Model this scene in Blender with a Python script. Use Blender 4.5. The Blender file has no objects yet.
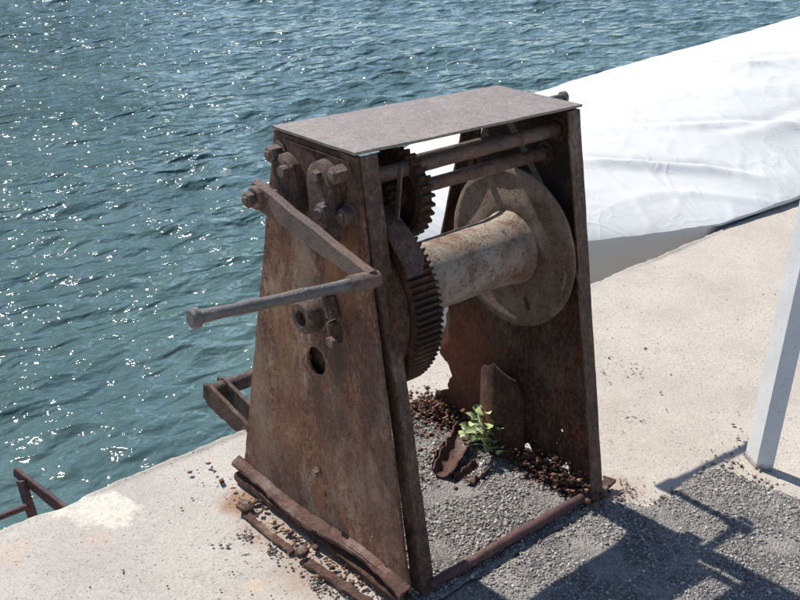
import bpy, bmesh, math, random
import numpy as np
from mathutils import Vector, Matrix, noise
from mathutils.geometry import delaunay_2d_cdt

R = math.radians
rng = random.Random(7)
SC = bpy.context.scene
COL = SC.collection

# ------------------------------------------------------------------ camera, sky, sun, exposure
CAM = Vector((-1.2463, -1.4159, 1.5883))
yaw, pitch, roll = 0.70842, 0.41871, -0.0063
f = Vector((math.sin(yaw) * math.cos(pitch), math.cos(yaw) * math.cos(pitch), -math.sin(pitch)))
r0 = Vector((math.cos(yaw), -math.sin(yaw), 0))
u0 = r0.cross(f)
rr = r0 * math.cos(roll) + u0 * math.sin(roll)
uu = -r0 * math.sin(roll) + u0 * math.cos(roll)
cd = bpy.data.cameras.new('camera')
cam = bpy.data.objects.new('camera', cd)
COL.objects.link(cam)
cam.matrix_world = Matrix(((rr.x, uu.x, -f.x, CAM.x), (rr.y, uu.y, -f.y, CAM.y), (rr.z, uu.z, -f.z, CAM.z), (0, 0, 0, 1)))
cd.sensor_width = 36
cd.lens = 1063.8 / 800 * 36
cd.clip_end = 2000
cd.clip_start = 0.05
SC.camera = cam

TOSUN = Vector((-0.045, 0.84, 1.0)).normalized()
w = bpy.data.worlds.new("World")
SC.world = w
w.use_nodes = True
wn = w.node_tree
bg = wn.nodes['Background']
sky = wn.nodes.new('ShaderNodeTexSky')
sky.sky_type = 'NISHITA'
sky.sun_disc = False
sky.sun_elevation = math.asin(TOSUN.z)
sky.sun_rotation = math.atan2(TOSUN.x, TOSUN.y)
sky.dust_density = 0.5
sky.air_density = 0.85
sky.ozone_density = 1.2
sky.altitude = 500
wn.links.new(sky.outputs[0], bg.inputs[0])
bg.inputs[1].default_value = 0.125
sd = bpy.data.lights.new('sun', 'SUN')
sd.energy = 4.7
sd.angle = R(0.53)
sd.color = (1, 0.965, 0.915)
sun = bpy.data.objects.new('sun', sd)
COL.objects.link(sun)
sun.rotation_euler = TOSUN.to_track_quat('Z', 'Y').to_euler()
SC.view_settings.view_transform = 'Standard'
SC.view_settings.look = 'None'
SC.view_settings.gamma = 1
SC.view_settings.exposure = 0.5


# ------------------------------------------------------------------ material helpers
class NT:
    def __init__(s, name):
        s.m = bpy.data.materials.new(name)
        s.m.use_nodes = True
        s.t = s.m.node_tree
        s.b = s.t.nodes['Principled BSDF']
        s.tc = s.t.nodes.new('ShaderNodeTexCoord').outputs['Object']

    def set(s, sock, v):
        if v is None:
            return
        if isinstance(v, bpy.types.NodeSocket):
            s.t.links.new(v, sock)
        elif isinstance(v, (tuple, list)) and len(v) == 3 and sock.type == 'RGBA':
            sock.default_value = (*v, 1)
        else:
            sock.default_value = v

    def mapping(s, scale=(1, 1, 1), rot=(0, 0, 0), loc=(0, 0, 0), src=None):
        n = s.t.nodes.new('ShaderNodeMapping')
        s.set(n.inputs['Vector'], src or s.tc)
        n.inputs['Scale'].default_value = scale
        n.inputs['Rotation'].default_value = rot
        n.inputs['Location'].default_value = loc
        return n.outputs[0]

    def noise(s, scale, detail=5, rough=.6, dist=0, vec=None):
        n = s.t.nodes.new('ShaderNodeTexNoise')
        s.set(n.inputs['Vector'], vec or s.tc)
        n.inputs['Scale'].default_value = scale
        n.inputs['Detail'].default_value = detail
        n.inputs['Roughness'].default_value = rough
        n.inputs['Distortion'].default_value = dist
        return n.outputs[0]

    def vor(s, scale, feature='F1', vec=None, out='Distance', rand=1):
        n = s.t.nodes.new('ShaderNodeTexVoronoi')
        n.feature = feature
        s.set(n.inputs['Vector'], vec or s.tc)
        n.inputs['Scale'].default_value = scale
        n.inputs['Randomness'].default_value = rand
        return n.outputs[out]

    def ramp(s, v, pts, interp='LINEAR'):
        n = s.t.nodes.new('ShaderNodeValToRGB')
        s.set(n.inputs[0], v)
        cr = n.color_ramp
        cr.interpolation = interp
        while len(cr.elements) < len(pts):
            cr.elements.new(0.5)
        for e, (p, c) in zip(cr.elements, pts):
            e.position = p
            e.color = (c, c, c, 1) if isinstance(c, (int, float)) else (*c, 1)
        return n.outputs[0]

    def mix(s, fac, a, b, mode='MIX'):
        n = s.t.nodes.new('ShaderNodeMix')
        n.data_type = 'RGBA'
        n.blend_type = mode
        s.set(n.inputs[0], fac)
        s.set(n.inputs[6], a)
        s.set(n.inputs[7], b)
        return n.outputs[2]

    def math(s, op, a, b=None, clamp=False):
        n = s.t.nodes.new('ShaderNodeMath')
        n.operation = op
        n.use_clamp = clamp
        s.set(n.inputs[0], a)
        if b is not None:
            s.set(n.inputs[1], b)
        return n.outputs[0]

    def bump(s, h, strength, dist, normal=None):
        n = s.t.nodes.new('ShaderNodeBump')
        s.set(n.inputs['Height'], h)
        n.inputs['Strength'].default_value = strength
        n.inputs['Distance'].default_value = dist
        if normal:
            s.set(n.inputs['Normal'], normal)
        return n.outputs[0]

    def blob(s, centre, radius, nscale=9, amp=.5, soft=.08, flat=True, stretch=None):
        """1 inside an irregular patch round a point of the surface"""
        v = s.t.nodes.new('ShaderNodeVectorMath')
        v.operation = 'DISTANCE'
        src = s.mapping(stretch or (1, 1, 0 if flat else 1))
        if stretch:
            centre = tuple(a * b for a, b in zip(centre, stretch))
        s.set(v.inputs[0], src)
        v.inputs[1].default_value = centre
        d = s.math('DIVIDE', v.outputs['Value'], radius)
        n = s.math('MULTIPLY', s.math('SUBTRACT', s.noise(nscale, 6, .65), .5), amp * 2)
        d = s.math('ADD', d, n)
        return s.ramp(d, [(max(0, .5 - soft), 1), (.5 + soft, 0)])

    def done(s, col, rough=.8, normal=None, metal=0, spec=.5):
        s.set(s.b.inputs['Base Color'], col)
        s.set(s.b.inputs['Roughness'], rough)
        s.set(s.b.inputs['Metallic'], metal)
        s.set(s.b.inputs['Specular IOR Level'], spec)
        if normal:
            s.set(s.b.inputs['Normal'], normal)
        return s.m


def rust(name, dark, mid, hot, pale, pale_pos=.58, streak=True, pits=.6, rough=.7, spec=.35, lumps=1.0, edge=True, blots=(), runs=()):
    n = NT(name)
    a = n.noise(7, 9, .68, .4)
    c = n.ramp(a, [(.30, dark), (.5, mid), (.66, hot), (.78, mid)])
    fine = n.noise(70, 8, .8)
    c = n.mix(n.ramp(fine, [(.40, .85), (.52, 0)]), c, tuple(x * .5 for x in dark))
    grit = n.noise(210, 5, .8)
    c = n.mix(n.ramp(grit, [(.50, 0), (.66, .55)]), c, tuple(min(.8, x * 1.9) for x in mid))
    sv = n.mapping((17, 17, 7) if streak else (9, 9, 9))
    st = n.noise(1.0, 8, .72, .3, vec=sv)
    patch = n.noise(3.1, 5, .6, vec=n.mapping((1, 1, 1), loc=(3.3, 1.7, 5.1)))
    pm = n.math('ADD', n.math('MULTIPLY', st, .62), n.math('MULTIPLY', patch, .38))
    c = n.mix(n.ramp(pm, [(pale_pos - .05, 0), (pale_pos + .07, .85)]), c, pale)
    if streak:
        s2 = n.noise(1.0, 8, .8, .3, vec=n.mapping((95, 95, 55), loc=(1, 5, 2)))
        c = n.mix(n.ramp(s2, [(.50, 0), (.60, .65)]), c, tuple(.55 * a_ + .45 * b_ for a_, b_ in zip(hot, pale)))
        c = n.mix(n.ramp(s2, [(.38, .75), (.48, 0)]), c, tuple(x * .8 for x in dark))
    # rust freckles breaking through whatever paint is left
    fr = n.noise(38, 8, .75, .5)
    c = n.mix(n.ramp(fr, [(.54, 0), (.62, pits)]), c, mid)
    sp = n.vor(120)
    sp2 = n.math('MULTIPLY', n.ramp(sp, [(.22, 1), (.34, 0)]), n.ramp(n.noise(9, 5, .7, vec=n.mapping((1, 1, 1), loc=(6, 6, 1))), [(.44, 0), (.56, 1)]))
    c = n.mix(n.math('MULTIPLY', sp2, .7 * pits), c, tuple(x * .7 for x in dark))
    fr2 = n.noise(62, 9, .85, .8)
    c = n.mix(n.ramp(fr2, [(.54, 0), (.61, pits)]), c, tuple(x * .4 for x in dark))
    for cen, rad, col, k in blots:  # irregular patches
        c = n.mix(n.math('MULTIPLY', n.blob(cen, rad, 9, .7, .2, False), k), c, col)
    for cen, rad, col, k in runs:
        c = n.mix(n.math('MULTIPLY', n.blob(cen, rad, 26, .55, .3, False, (1, 3.2, .62)), k), c, col)
    h = n.math('ADD', n.noise(45, 10, .78), n.math('MULTIPLY', n.noise(260, 5, .8), .4))
    h = n.math('ADD', h, n.math('MULTIPLY', fr2, -.3))
    h = n.math('ADD', h, n.math('MULTIPLY', sp2, -.25))
    nb = n.bump(h, .8, .0048 * lumps)
    if name == 'weathered_top_sheet':
        c = n.mix(n.ramp(n.noise(130, 2, .5, vec=n.mapping((1, 1, 1), loc=(2, 9, 4))), [(.70, 0), (.72, .9)]), c, (.62, .6, .57))
        c = n.mix(n.ramp(n.noise(11, 8, .7, .6, vec=n.mapping((1, 1.6, 1), loc=(7, 1, 2))), [(.50, 0), (.66, .35)]), c, (.13, .095, .076))
    return n.done(c, n.ramp(fine, [(.3, rough - .12), (.7, min(1, rough + .15))]), nb, 0, spec)


M = {}
M['plate'] = rust('rusted_painted_steel', (.046, .019, .012), (.20, .076, .037), (.34, .130, .052), (.45, .32, .215), .54, pits=1, blots=(((0, .29, .93), .30, (.035, .02, .015), .8), ((0, .12, .25), .42, (.085, .042, .026), .6), ((0, .24, .60), .18, (.06, .03, .02), .5), ((0, .10, .55), .22, (.07, .036, .024), .6), ((0, .5, .10), .3, (.08, .042, .028), .5)), runs=(((0, .343, .13), .10, (.24, .09, .035), .7), ((0, .19, .80), .12, (.26, .10, .04), .7), ((0, .43, .84), .16, (.05, .024, .016), .8), ((0, .26, .72), .18, (.26, .105, .045), .7), ((0, .36, .76), .2, (.30, .22, .15), .6), ((0, .33, .40), .12, (.045, .023, .016), .7), ((0, .25, .52), .14, (.05, .026, .018), .7), ((0, .58, .30), .25, (.30, .22, .15), .45), ((0, .45, .45), .3, (.24, .10, .045), .5)))
M['inner'] = rust('dark_rust', (.028, .015, .011), (.075, .033, .02), (.19, .065, .028), (.14, .11, .075), .60, rough=.85)
M['gear'] = rust('greasy_rusted_iron', (.022, .013, .009), (.065, .030, .018), (.16, .06, .026), (.13, .095, .065), .61, False, rough=.78, spec=.25)
M['far_plate'] = rust('dark_rusting_plate', (.030, .016, .011), (.09, .038, .021), (.30, .10, .035), (.20, .16, .105), .57, lumps=2.6, rough=.85, blots=(((.62, .50, .22), .30, (.36, .115, .04), .42), ((.62, .25, .85), .3, (.02, .014, .012), .8)))
M['leg'] = rust('brown_rusted_bar', (.035, .021, .016), (.088, .046, .031), (.17, .078, .042), (.26, .19, .135), .58, pits=.8, rough=.62, spec=.4)
M['top'] = rust('weathered_top_sheet', (.165, .128, .106), (.205, .16, .132), (.235, .17, .135), (.29, .24, .205), .60, False, .30, .5, .6, .5)
M['drum'] = rust('flaking_cream_paint', (.13, .07, .045), (.22, .12, .075), (.28, .135, .075), (.40, .335, .265), .46, False, .9, .8, .3)
M['flange'] = rust('tan_rusted_paint', (.09, .052, .036), (.17, .10, .066), (.24, .115, .06), (.27, .205, .15), .50, False, .8, .75)
M['iron'] = rust('worn_brown_iron', (.05, .028, .02), (.12, .062, .04), (.22, .095, .048), (.29, .215, .155), .575, False, .7, .52, .7, 1.3)
M['grip'] = rust('grey_worn_iron', (.055, .045, .041), (.09, .07, .061), (.13, .085, .062), (.20, .17, .15), .56, False, .4, .38, .9, .9)
M['red'] = rust('brown_flaking_rust', (.05, .026, .019), (.125, .066, .047), (.21, .10, .06), (.34, .26, .215), .55, False, .8, .8, .3, 2.0)
M['crumb'] = rust('bright_rust_flakes', (.07, .025, .014), (.19, .075, .035), (.34, .13, .05), (.36, .25, .17), .62, False, .6, .9, .2, 1.5)
M['foot'] = rust('ruddy_worn_foot', (.05, .026, .02), (.12, .055, .038), (.2, .085, .05), (.27, .19, .16), .56, False, .5, .75, .4, 1.6)
M['maroon'] = rust('maroon_rusted_bar', (.04, .018, .018), (.095, .038, .036), (.15, .06, .045), (.24, .17, .15), .60, False, .7, .6, .5)


def concrete():
    n = NT('weathered_quay_concrete')
    a = n.noise(2.3, 6, .6)
    c = n.ramp(a, [(.32, (.45, .41, .355)), (.5, (.53, .49, .43)), (.68, (.59, .55, .49))])
    # right-hand slabs are a little pinker
    sep = n.t.nodes.new('ShaderNodeSeparateXYZ')
    n.set(sep.inputs[0], n.tc)
    px = n.ramp(n.math('MULTIPLY', n.math('ADD', sep.outputs[0], .6), .5), [(.25, 0), (.75, 1)])
    c = n.mix(px, c, n.mix(1, c, (1.0, .955, .91), 'MULTIPLY'))
    g = n.noise(150, 6, .8)
    c = n.mix(n.ramp(g, [(.36, .8), (.50, 0)]), c, (.24, .205, .17))
    c = n.mix(n.ramp(n.noise(330, 3, .7), [(.36, .55), (.5, 0)]), c, (.22, .19, .16))
    g2 = n.noise(75, 4, .7, vec=n.mapping((1, 1, 1), loc=(4, 4, 4)))
    c = n.mix(n.ramp(g2, [(.60, 0), (.70, .55)]), c, (.66, .61, .54))
    wear = n.noise(14, 7, .7, .6)
    c = n.mix(n.ramp(wear, [(.54, 0), (.7, .4)]), c, (.36, .30, .245))
    v = n.vor(46)
    c = n.mix(n.ramp(v, [(.09, .85), (.14, 0)]), c, (.16, .14, .12))
    v2 = n.vor(105, vec=n.mapping((1, 1.5, 1)))
    c = n.mix(n.math('MULTIPLY', n.ramp(v2, [(.17, .8), (.26, 0)]), n.ramp(n.noise(16, 4), [(.42, 0), (.55, 1)])), c, (.24, .205, .175))
    big = n.noise(1.1, 7, .7, .8, vec=n.mapping((1, 1, 1), loc=(8, 3, 0)))
    c = n.mix(n.ramp(big, [(.50, 0), (.62, .35)]), c, (.37, .325, .28))
    cr = n.math('ABSOLUTE', n.math('SUBTRACT', n.noise(1.7, 6, .6, .4, vec=n.mapping((1, 1, 1), loc=(2, 6, 0))), .5))
    c = n.mix(n.math('MULTIPLY', n.ramp(cr, [(.0, 1), (.0022, 0)]), n.ramp(n.noise(2.4, 2), [(.5, 0), (.6, .55)])), c, (.2, .17, .14))
    # old light paint spill near the edge, orange flecks, rust run-off round the winch foot
    pm = n.math('MAXIMUM', n.blob((-.35, .79, 0), .15, 11, .5, .05), n.blob((-.42, .90, 0), .12, 14, .5, .05))
    c = n.mix(n.math('MULTIPLY', pm, n.ramp(n.noise(60, 5, .7), [(.36, .2), (.5, 1)])), c, (.64, .61, .50))
    o = n.math('MAXIMUM', n.blob((-.60, .78, 0), .10, 22, .45, .05), n.blob((-.42, .70, 0), .06, 30, .4, .06))
    c = n.mix(n.math('MULTIPLY', o, .18), c, (.62, .36, .2))
    for cx, cy, rad, k in ((-.06, .60, .11, .95), (-.07, .45, .14, .5), (-.08, .25, .18, .45), (.72, -.01, .12, .35), (.66, .1, .1, .5)):
        s = n.blob((cx, cy, 0), rad, 24, .4, .2)
        c = n.mix(n.math('MULTIPLY', s, k), c, (.27, .135, .065))
    y = n.blob((-.22, .3, 0), .05, 40, .5, .1)
    c = n.mix(n.math('MULTIPLY', y, .25), c, (.7, .5, .25))
    # dirt scatter near the boat side
    for cx, cy, rad in ((1.25, .42, .16), (1.05, .2, .08), (-.15, .42, .2)):
        s = n.math('MULTIPLY', n.blob((cx, cy, 0), rad, 6, .3, .2), n.ramp(n.noise(55, 4, .6), [(.60, 0), (.64, 1)]))
        c = n.mix(s, c, (.07, .06, .05))
    h = n.math('ADD', n.noise(170, 8, .8), n.math('MULTIPLY', n.noise(34, 5, .65), .7))
    h = n.math('ADD', h, n.ramp(v, [(.06, 0), (.16, .5)]))
    c = n.mix(1, c, (1.0, .98, .955), 'MULTIPLY')
    c = n.mix(.12, c, (.45, .44, .43))
    return n.done(c, .9, n.bump(h, .85, .0035), 0, .25)


def asphalt():
    n = NT('old_gravelly_asphalt')
    col = n.vor(165, out='Color')
    d = n.vor(165)
    sep = n.t.nodes.new('ShaderNodeSeparateColor')
    n.set(sep.inputs[0], col)
    st = n.ramp(sep.outputs[0], [(0, (.07, .065, .06)), (.45, (.16, .15, .135)), (.75, (.26, .24, .21)), (.93, (.45, .43, .39))], 'LINEAR')
    c = n.mix(n.ramp(d, [(.35, 0), (.62, 1)]), st, (.085, .08, .075))
    dust = n.noise(6, 8, .72)
    c = n.mix(n.ramp(dust, [(.42, 0), (.60, .7)]), c, (.31, .28, .25))
    h = n.math('ADD', n.ramp(d, [(0, 1), (.6, 0)]), n.noise(90, 4, .7))
    return n.done(c, .9, n.bump(h, .9, .004), 0, .3)


def stones(name, ramp):
    n = NT(name)
    g = n.t.nodes.new('ShaderNodeNewGeometry')
    c = n.ramp(g.outputs['Random Per Island'], ramp)
    c = n.mix(n.ramp(n.noise(300, 3), [(.4, .35), (.6, 0)]), c, (.1, .09, .08))
    return n.done(c, .85, n.bump(n.noise(400, 3), .5, .001), 0, .3)


def water():
    n = NT('sea_water')
    v = n.mapping((.75, 1.35, 1), rot=(0, 0, R(30)))
    a = n.noise(5.4, 1.4, .42, .35, vec=v)
    b = n.noise(19, 1.5, .5, .3, vec=n.mapping((1, 1, 1), rot=(0, 0, R(-12))))
    h = n.math('ADD', a, n.math('MULTIPLY', b, .16))
    gust = n.ramp(n.noise(.55, 3, .55), [(.36, .75), (.64, 1.3)])
    h = n.math('MULTIPLY', h, gust)
    nb = n.bump(h, 1.0, .112)
    c = n.ramp(n.noise(.9, 3), [(.35, (.056, .100, .100)), (.65, (.074, .124, .119))])
    # weed and shallow stones showing just under the wall
    m = n.done(c, .085, nb, 0, .5)
    n.b.inputs['IOR'].default_value = 1.34
    return m


def tarp_mat():
    n = NT('white_tarpaulin')
    c = n.ramp(n.noise(3, 5), [(.3, (.54, .535, .51)), (.7, (.595, .59, .565))])
    dirt = n.noise(1.6, 8, .7, .5)
    c = n.mix(n.ramp(dirt, [(.56, 0), (.74, .25)]), c, (.55, .53, .48))

    def ridge(sc, w_, loc, rot):
        v = n.math('ABSOLUTE', n.math('SUBTRACT', n.noise(sc, 2.5, .5, .9, vec=n.mapping((1, .42, 1), rot=(0, 0, rot), loc=loc)), .5))
        return n.ramp(v, [(0, 1), (w_, 0)])
    h = n.math('ADD', n.math('MULTIPLY', ridge(2.6, .035, (1, 2, 3), .6), .8), n.math('MULTIPLY', ridge(5.5, .04, (4, 1, 0), -.5), .45))
    h = n.math('ADD', h, n.math('MULTIPLY', ridge(11, .06, (2, 7, 5), 1.2), .08))
    h = n.math('ADD', h, n.math('MULTIPLY', n.noise(9, 4, .5, 1), .3))
    return n.done(c, .6, n.bump(h, .22, .010), 0, .3)


def post_mat():
    n = NT('chalky_white_paint')
    c = n.ramp(n.noise(12, 6), [(.3, (.56, .57, .56)), (.7, (.66, .665, .65))])
    c = n.mix(n.ramp(n.noise(60, 5, .7), [(.61, 0), (.66, .7)]), c, (.3, .26, .22))
    sep = n.t.nodes.new('ShaderNodeSeparateXYZ')
    n.set(sep.inputs[0], n.tc)
    foot = n.math('ADD', sep.outputs[2], n.math('MULTIPLY', n.noise(50, 5, .7), .045))
    c = n.mix(n.ramp(foot, [(.018, .9), (.042, 0)]), c, (.16, .08, .05))
    return n.done(c, .55, n.bump(n.noise(90, 5), .3, .001), 0, .4)


def leaf_mat():
    n = NT('pale_green_leaf')
    g = n.t.nodes.new('ShaderNodeObjectInfo')
    c = n.ramp(g.outputs['Random'], [(0, (.26, .33, .13)), (.6, (.42, .49, .25)), (1, (.56, .60, .37))])
    c = n.mix(n.ramp(n.noise(120, 4), [(.45, 0), (.65, .4)]), c, (.35, .38, .2))
    m = n.done(c, .8, n.bump(n.noise(90, 4), .3, .001), 0, .12)
    n.b.inputs['Transmission Weight'].default_value = 0
    n.b.inputs['Subsurface Weight'].default_value = .15
    n.b.inputs['Subsurface Radius'].default_value = (.004, .006, .002)
    return m


def added_slope_mat():
    n = NT('added_slope_green')  # greens of the added slope that darkens the water's reflections
    c = n.ramp(n.noise(.35, 8, .7), [(.35, (.018, .035, .014)), (.6, (.045, .07, .028)), (.75, (.13, .12, .08))])
    return n.done(c, .95, n.bump(n.noise(.8, 6, .7), 1, 1.5), 0, .1)


M['added_slope'] = added_slope_mat()
M['concrete'] = concrete()
M['asphalt'] = asphalt()
M['gravel'] = stones('loose_gravel_stone', [(0, (.14, .125, .112)), (.3, (.24, .215, .19)), (.6, (.32, .29, .26)), (.85, (.40, .37, .335)), (.95, (.52, .49, .45)), (1, (.68, .66, .62))])
M['browngravel'] = stones('dirty_pebble', [(0, (.10, .08, .065)), (.5, (.24, .20, .165)), (1, (.45, .41, .36))])
M['flakes'] = stones('rust_crumb', [(0, (.03, .016, .012)), (.5, (.10, .042, .025)), (.85, (.22, .085, .04)), (1, (.42, .27, .17))])
M['water'] = water()
M['tarp'] = tarp_mat()
M['post'] = post_mat()
M['leaf'] = leaf_mat()


# ------------------------------------------------------------------ object helpers
def link(name, me, mat, parent=None, smooth=False, **tags):
    if mat is not None:
        me.materials.append(M[mat] if isinstance(mat, str) else mat)
    if smooth is True:
        me.polygons.foreach_set('use_smooth', [True] * len(me.polygons))
    elif smooth:
        me.polygons.foreach_set('use_smooth', [True] * len(me.polygons))
        me.set_sharp_from_angle(angle=R(smooth))
    o = bpy.data.objects.new(name, me)
    COL.objects.link(o)
    if parent is not None:
        o.parent = parent
    for k, v in tags.items():
        o[k] = v
    return o


def thing(name, label, cat, group=None):
    o = bpy.data.objects.new(name, None)
    COL.objects.link(o)
    o['label'] = label
    o['category'] = cat
    if group:
        o['group'] = group
    return o


def from_bm(name, bm, mat, parent=None, smooth=35, **t):
    bmesh.ops.recalc_face_normals(bm, faces=bm.faces)
    me = bpy.data.meshes.new(name)
    bm.to_mesh(me)
    bm.free()
    return link(name, me, mat, parent, smooth, **t)


def nz(p, s=1.0, seed=0.0):
    return noise.noise(Vector(p) * s + Vector((seed, seed * 1.7, seed * .3)))


def wobble(bm, amp=.0012, scale=30, seed=0):
    for v in bm.verts:
        d = noise.noise_vector(v.co * scale + Vector((seed, seed, seed)))
        v.co += d * amp


def inside(pt, poly):
    x, y = pt
    c = False
    j = len(poly) - 1
    for i in range(len(poly)):
        xi, yi = poly[i]
        xj, yj = poly[j]
        if (yi > y) != (yj > y) and x < (xj - xi) * (y - yi) / (yj - yi) + xi:
            c = not c
        j = i
    return c


def rough_line(poly, step, amp, seed=0, closed=True):
    """resample a polygon and roughen its outline"""
    out = []
    n = len(poly)
    for i in range(n if closed else n - 1):
        a = Vector(poly[i])
        b = Vector(poly[(i + 1) % n])
        k = max(1, int((b - a).length / step))
        for j in range(k):
            q = a.lerp(b, j / k)
            d = noise.noise_vector(Vector((q.x * 35 + seed, q.y * 35, seed)))
            d2 = noise.noise_vector(Vector((q.x * 120 + seed, q.y * 120, seed)))
            out.append((q.x + (d.x + .5 * d2.x) * amp, q.y + (d.y + .5 * d2.y) * amp))
    if not closed:
        out.append(tuple(poly[-1]))
    return out


def sheet(outline, holes, spacing, thick, place):
    """a sheet cut from an outline with holes; place(u, v, side) -> 3D point, side 0 or 1"""
    pts = []
    edges = []
    for loop in [outline] + holes:
        s = len(pts)
        pts += [Vector(p) for p in loop]
        edges += [(s + i, s + (i + 1) % len(loop)) for i in range(len(loop))]
    us = [p[0] for p in outline]
    vs = [p[1] for p in outline]
    nb = len(pts)
    y = min(vs) + spacing / 2
    while y < max(vs):
        x = min(us) + spacing / 2
        while x < max(us):
            q = (x + rng.uniform(-.2, .2) * spacing, y + rng.uniform(-.2, .2) * spacing)
            if inside(q, outline) and not any(inside(q, h) for h in holes):
                if min((Vector(q) - p).length_squared for p in pts[:nb]) > (spacing * .35) ** 2:
                    pts.append(Vector(q))
            x += spacing
        y += spacing
    vo, eo, fo, *_ = delaunay_2d_cdt(pts, edges, [], 0, 1e-6)
    bm = bmesh.new()
    top = [bm.verts.new(place(p.x, p.y, 0)) for p in vo]
    bot = [bm.verts.new(place(p.x, p.y, 1)) for p in vo] if thick else None
    cnt = {}
    for t in fo:
        c = sum((vo[i] for i in t), Vector((0, 0))) / len(t)
        if not inside(c, outline) or any(inside(c, h) for h in holes):
            continue
        bm.faces.new([top[i] for i in t])
        if thick:
            bm.faces.new([bot[i] for i in reversed(t)])
        for i in range(len(t)):
            a, b = t[i], t[(i + 1) % len(t)]
            cnt.setdefault((min(a, b), max(a, b)), []).append((a, b))
    if thick:
        for k, l in cnt.items():
            if len(l) == 1:
                a, b = l[0]
                bm.faces.new([top[b], top[a], bot[a], bot[b]])
    loose = [v for v in bm.verts if not v.link_faces]
    bmesh.ops.delete(bm, geom=loose, context='VERTS')
    return bm


def box_bm(bm, c, size, rot=None, bevel=.002, seg=1):
    b2 = bmesh.new()
    bmesh.ops.create_cube(b2, size=1)
    for v in b2.verts:
        v.co = Vector((v.co.x * size[0], v.co.y * size[1], v.co.z * size[2]))
    if bevel:
        bmesh.ops.bevel(b2, geom=list(b2.edges), offset=bevel, segments=seg, affect='EDGES')
    mt = Matrix.Translation(Vector(c)) @ (rot.to_4x4() if rot is not None else Matrix.Identity(4))
    b2.transform(mt)
    me = bpy.data.meshes.new('tmp')
    b2.to_mesh(me)
    b2.free()
    bm.from_mesh(me)
    bpy.data.meshes.remove(me)


def tube(bm, pts, rad, n=14, caps=True):
    """tube through 3D points; rad is a number or one per point"""
    pts = [Vector(p) for p in pts]
    if not isinstance(rad, (list, tuple)):
        rad = [rad] * len(pts)
    rings = []
    t0 = (pts[1] - pts[0]).normalized()
    ref = Vector((0, 0, 1)) if abs(t0.z) < .9 else Vector((1, 0, 0))
    for i, p in enumerate(pts):
        t = (pts[min(i + 1, len(pts) - 1)] - pts[max(i - 1, 0)]).normalized()
        a = t.cross(ref).normalized()
        b = a.cross(t).normalized()
        rings.append([bm.verts.new(p + (a * math.cos(2 * math.pi * k / n) + b * math.sin(2 * math.pi * k / n)) * rad[i]) for k in range(n)])
    for i in range(len(pts) - 1):
        for k in range(n):
            bm.faces.new([rings[i][k], rings[i][(k + 1) % n], rings[i + 1][(k + 1) % n], rings[i + 1][k]])
    if caps:
        bm.faces.new(rings[0][::-1])
        bm.faces.new(rings[-1])


def fine_tube(bm, a, b, rad, n=28, step=.01, amp=.0007, seed=0, caps=True):
    a, b = Vector(a), Vector(b)
    k = max(2, int((b - a).length / step))
    pts = [a.lerp(b, i / k) for i in range(k + 1)]
    rs = [rad * (1 + .02 * nz((i * .3, seed, 0))) for i in range(k + 1)]
    tube(bm, pts, rs, n, caps)
    wobble(bm, amp, 28, seed)


def lathe_x(bm, prof, cy, cz, n=64):
    """revolve (x, radius) pairs round an axis parallel to X"""
    rings = []
    for x, r in prof:
        if r < 1e-5:
            rings.append([bm.verts.new((x, cy, cz))])
        else:
            rings.append([bm.verts.new((x, cy + r * math.cos(2 * math.pi * k / n), cz + r * math.sin(2 * math.pi * k / n))) for k in range(n)])
    for A, B in zip(rings, rings[1:]):
        if len(A) == 1 and len(B) == 1:
            continue
        for k in range(n):
            k2 = (k + 1) % n
            if len(A) == 1:
                bm.faces.new([A[0], B[k], B[k2]])
            elif len(B) == 1:
                bm.faces.new([A[k], B[0], A[k2]])
            else:
                bm.faces.new([A[k], B[k], B[k2], A[k2]])


def gear_bm(x0, x1, cy, cz, R1, R0, nt, phase=0, hub=.03):
    bm = bmesh.new()
    loop = []
    for t in range(nt):
        for fr, r in ((-.30, R0), (-.15, R1), (.15, R1), (.30, R0)):
            a = 2 * math.pi * (t + fr) / nt + phase
            loop.append((r * math.cos(a), r * math.sin(a)))
    n = len(loop)
    inner = [(R0 * .80 * math.cos(math.atan2(q, p)), R0 * .80 * math.sin(math.atan2(q, p))) for p, q in loop]
    hb = [(hub * math.cos(math.atan2(q, p)), hub * math.sin(math.atan2(q, p))) for p, q in loop]
    mid = (x0 + x1) / 2
    th = (x1 - x0)
    rows = []
    for ring, x in ((hb, mid - th * .5), (hb, x0 - th * .3), ([(p * .9, q * .9) for p, q in hb], x0 - th * .3)):
        pass
    seq = [(hb, x0 - th * .1), ([(p * 1.0, q * 1.0) for p, q in hb], mid - th * .2), (inner, mid - th * .2), (inner, x0), (loop, x0), (loop, x1), (inner, x1), (inner, mid + th * .2), (hb, mid + th * .2), (hb, x1 + th * .25)]
    for ring, x in seq:
        rows.append([bm.verts.new((x, cy + p, cz + q)) for p, q in ring])
    for A, B in zip(rows, rows[1:]):
        for k in range(n):
            bm.faces.new([A[k], A[(k + 1) % n], B[(k + 1) % n], B[k]])
    bm.faces.new(rows[0])
    bm.faces.new(rows[-1][::-1])
    return bm


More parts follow.
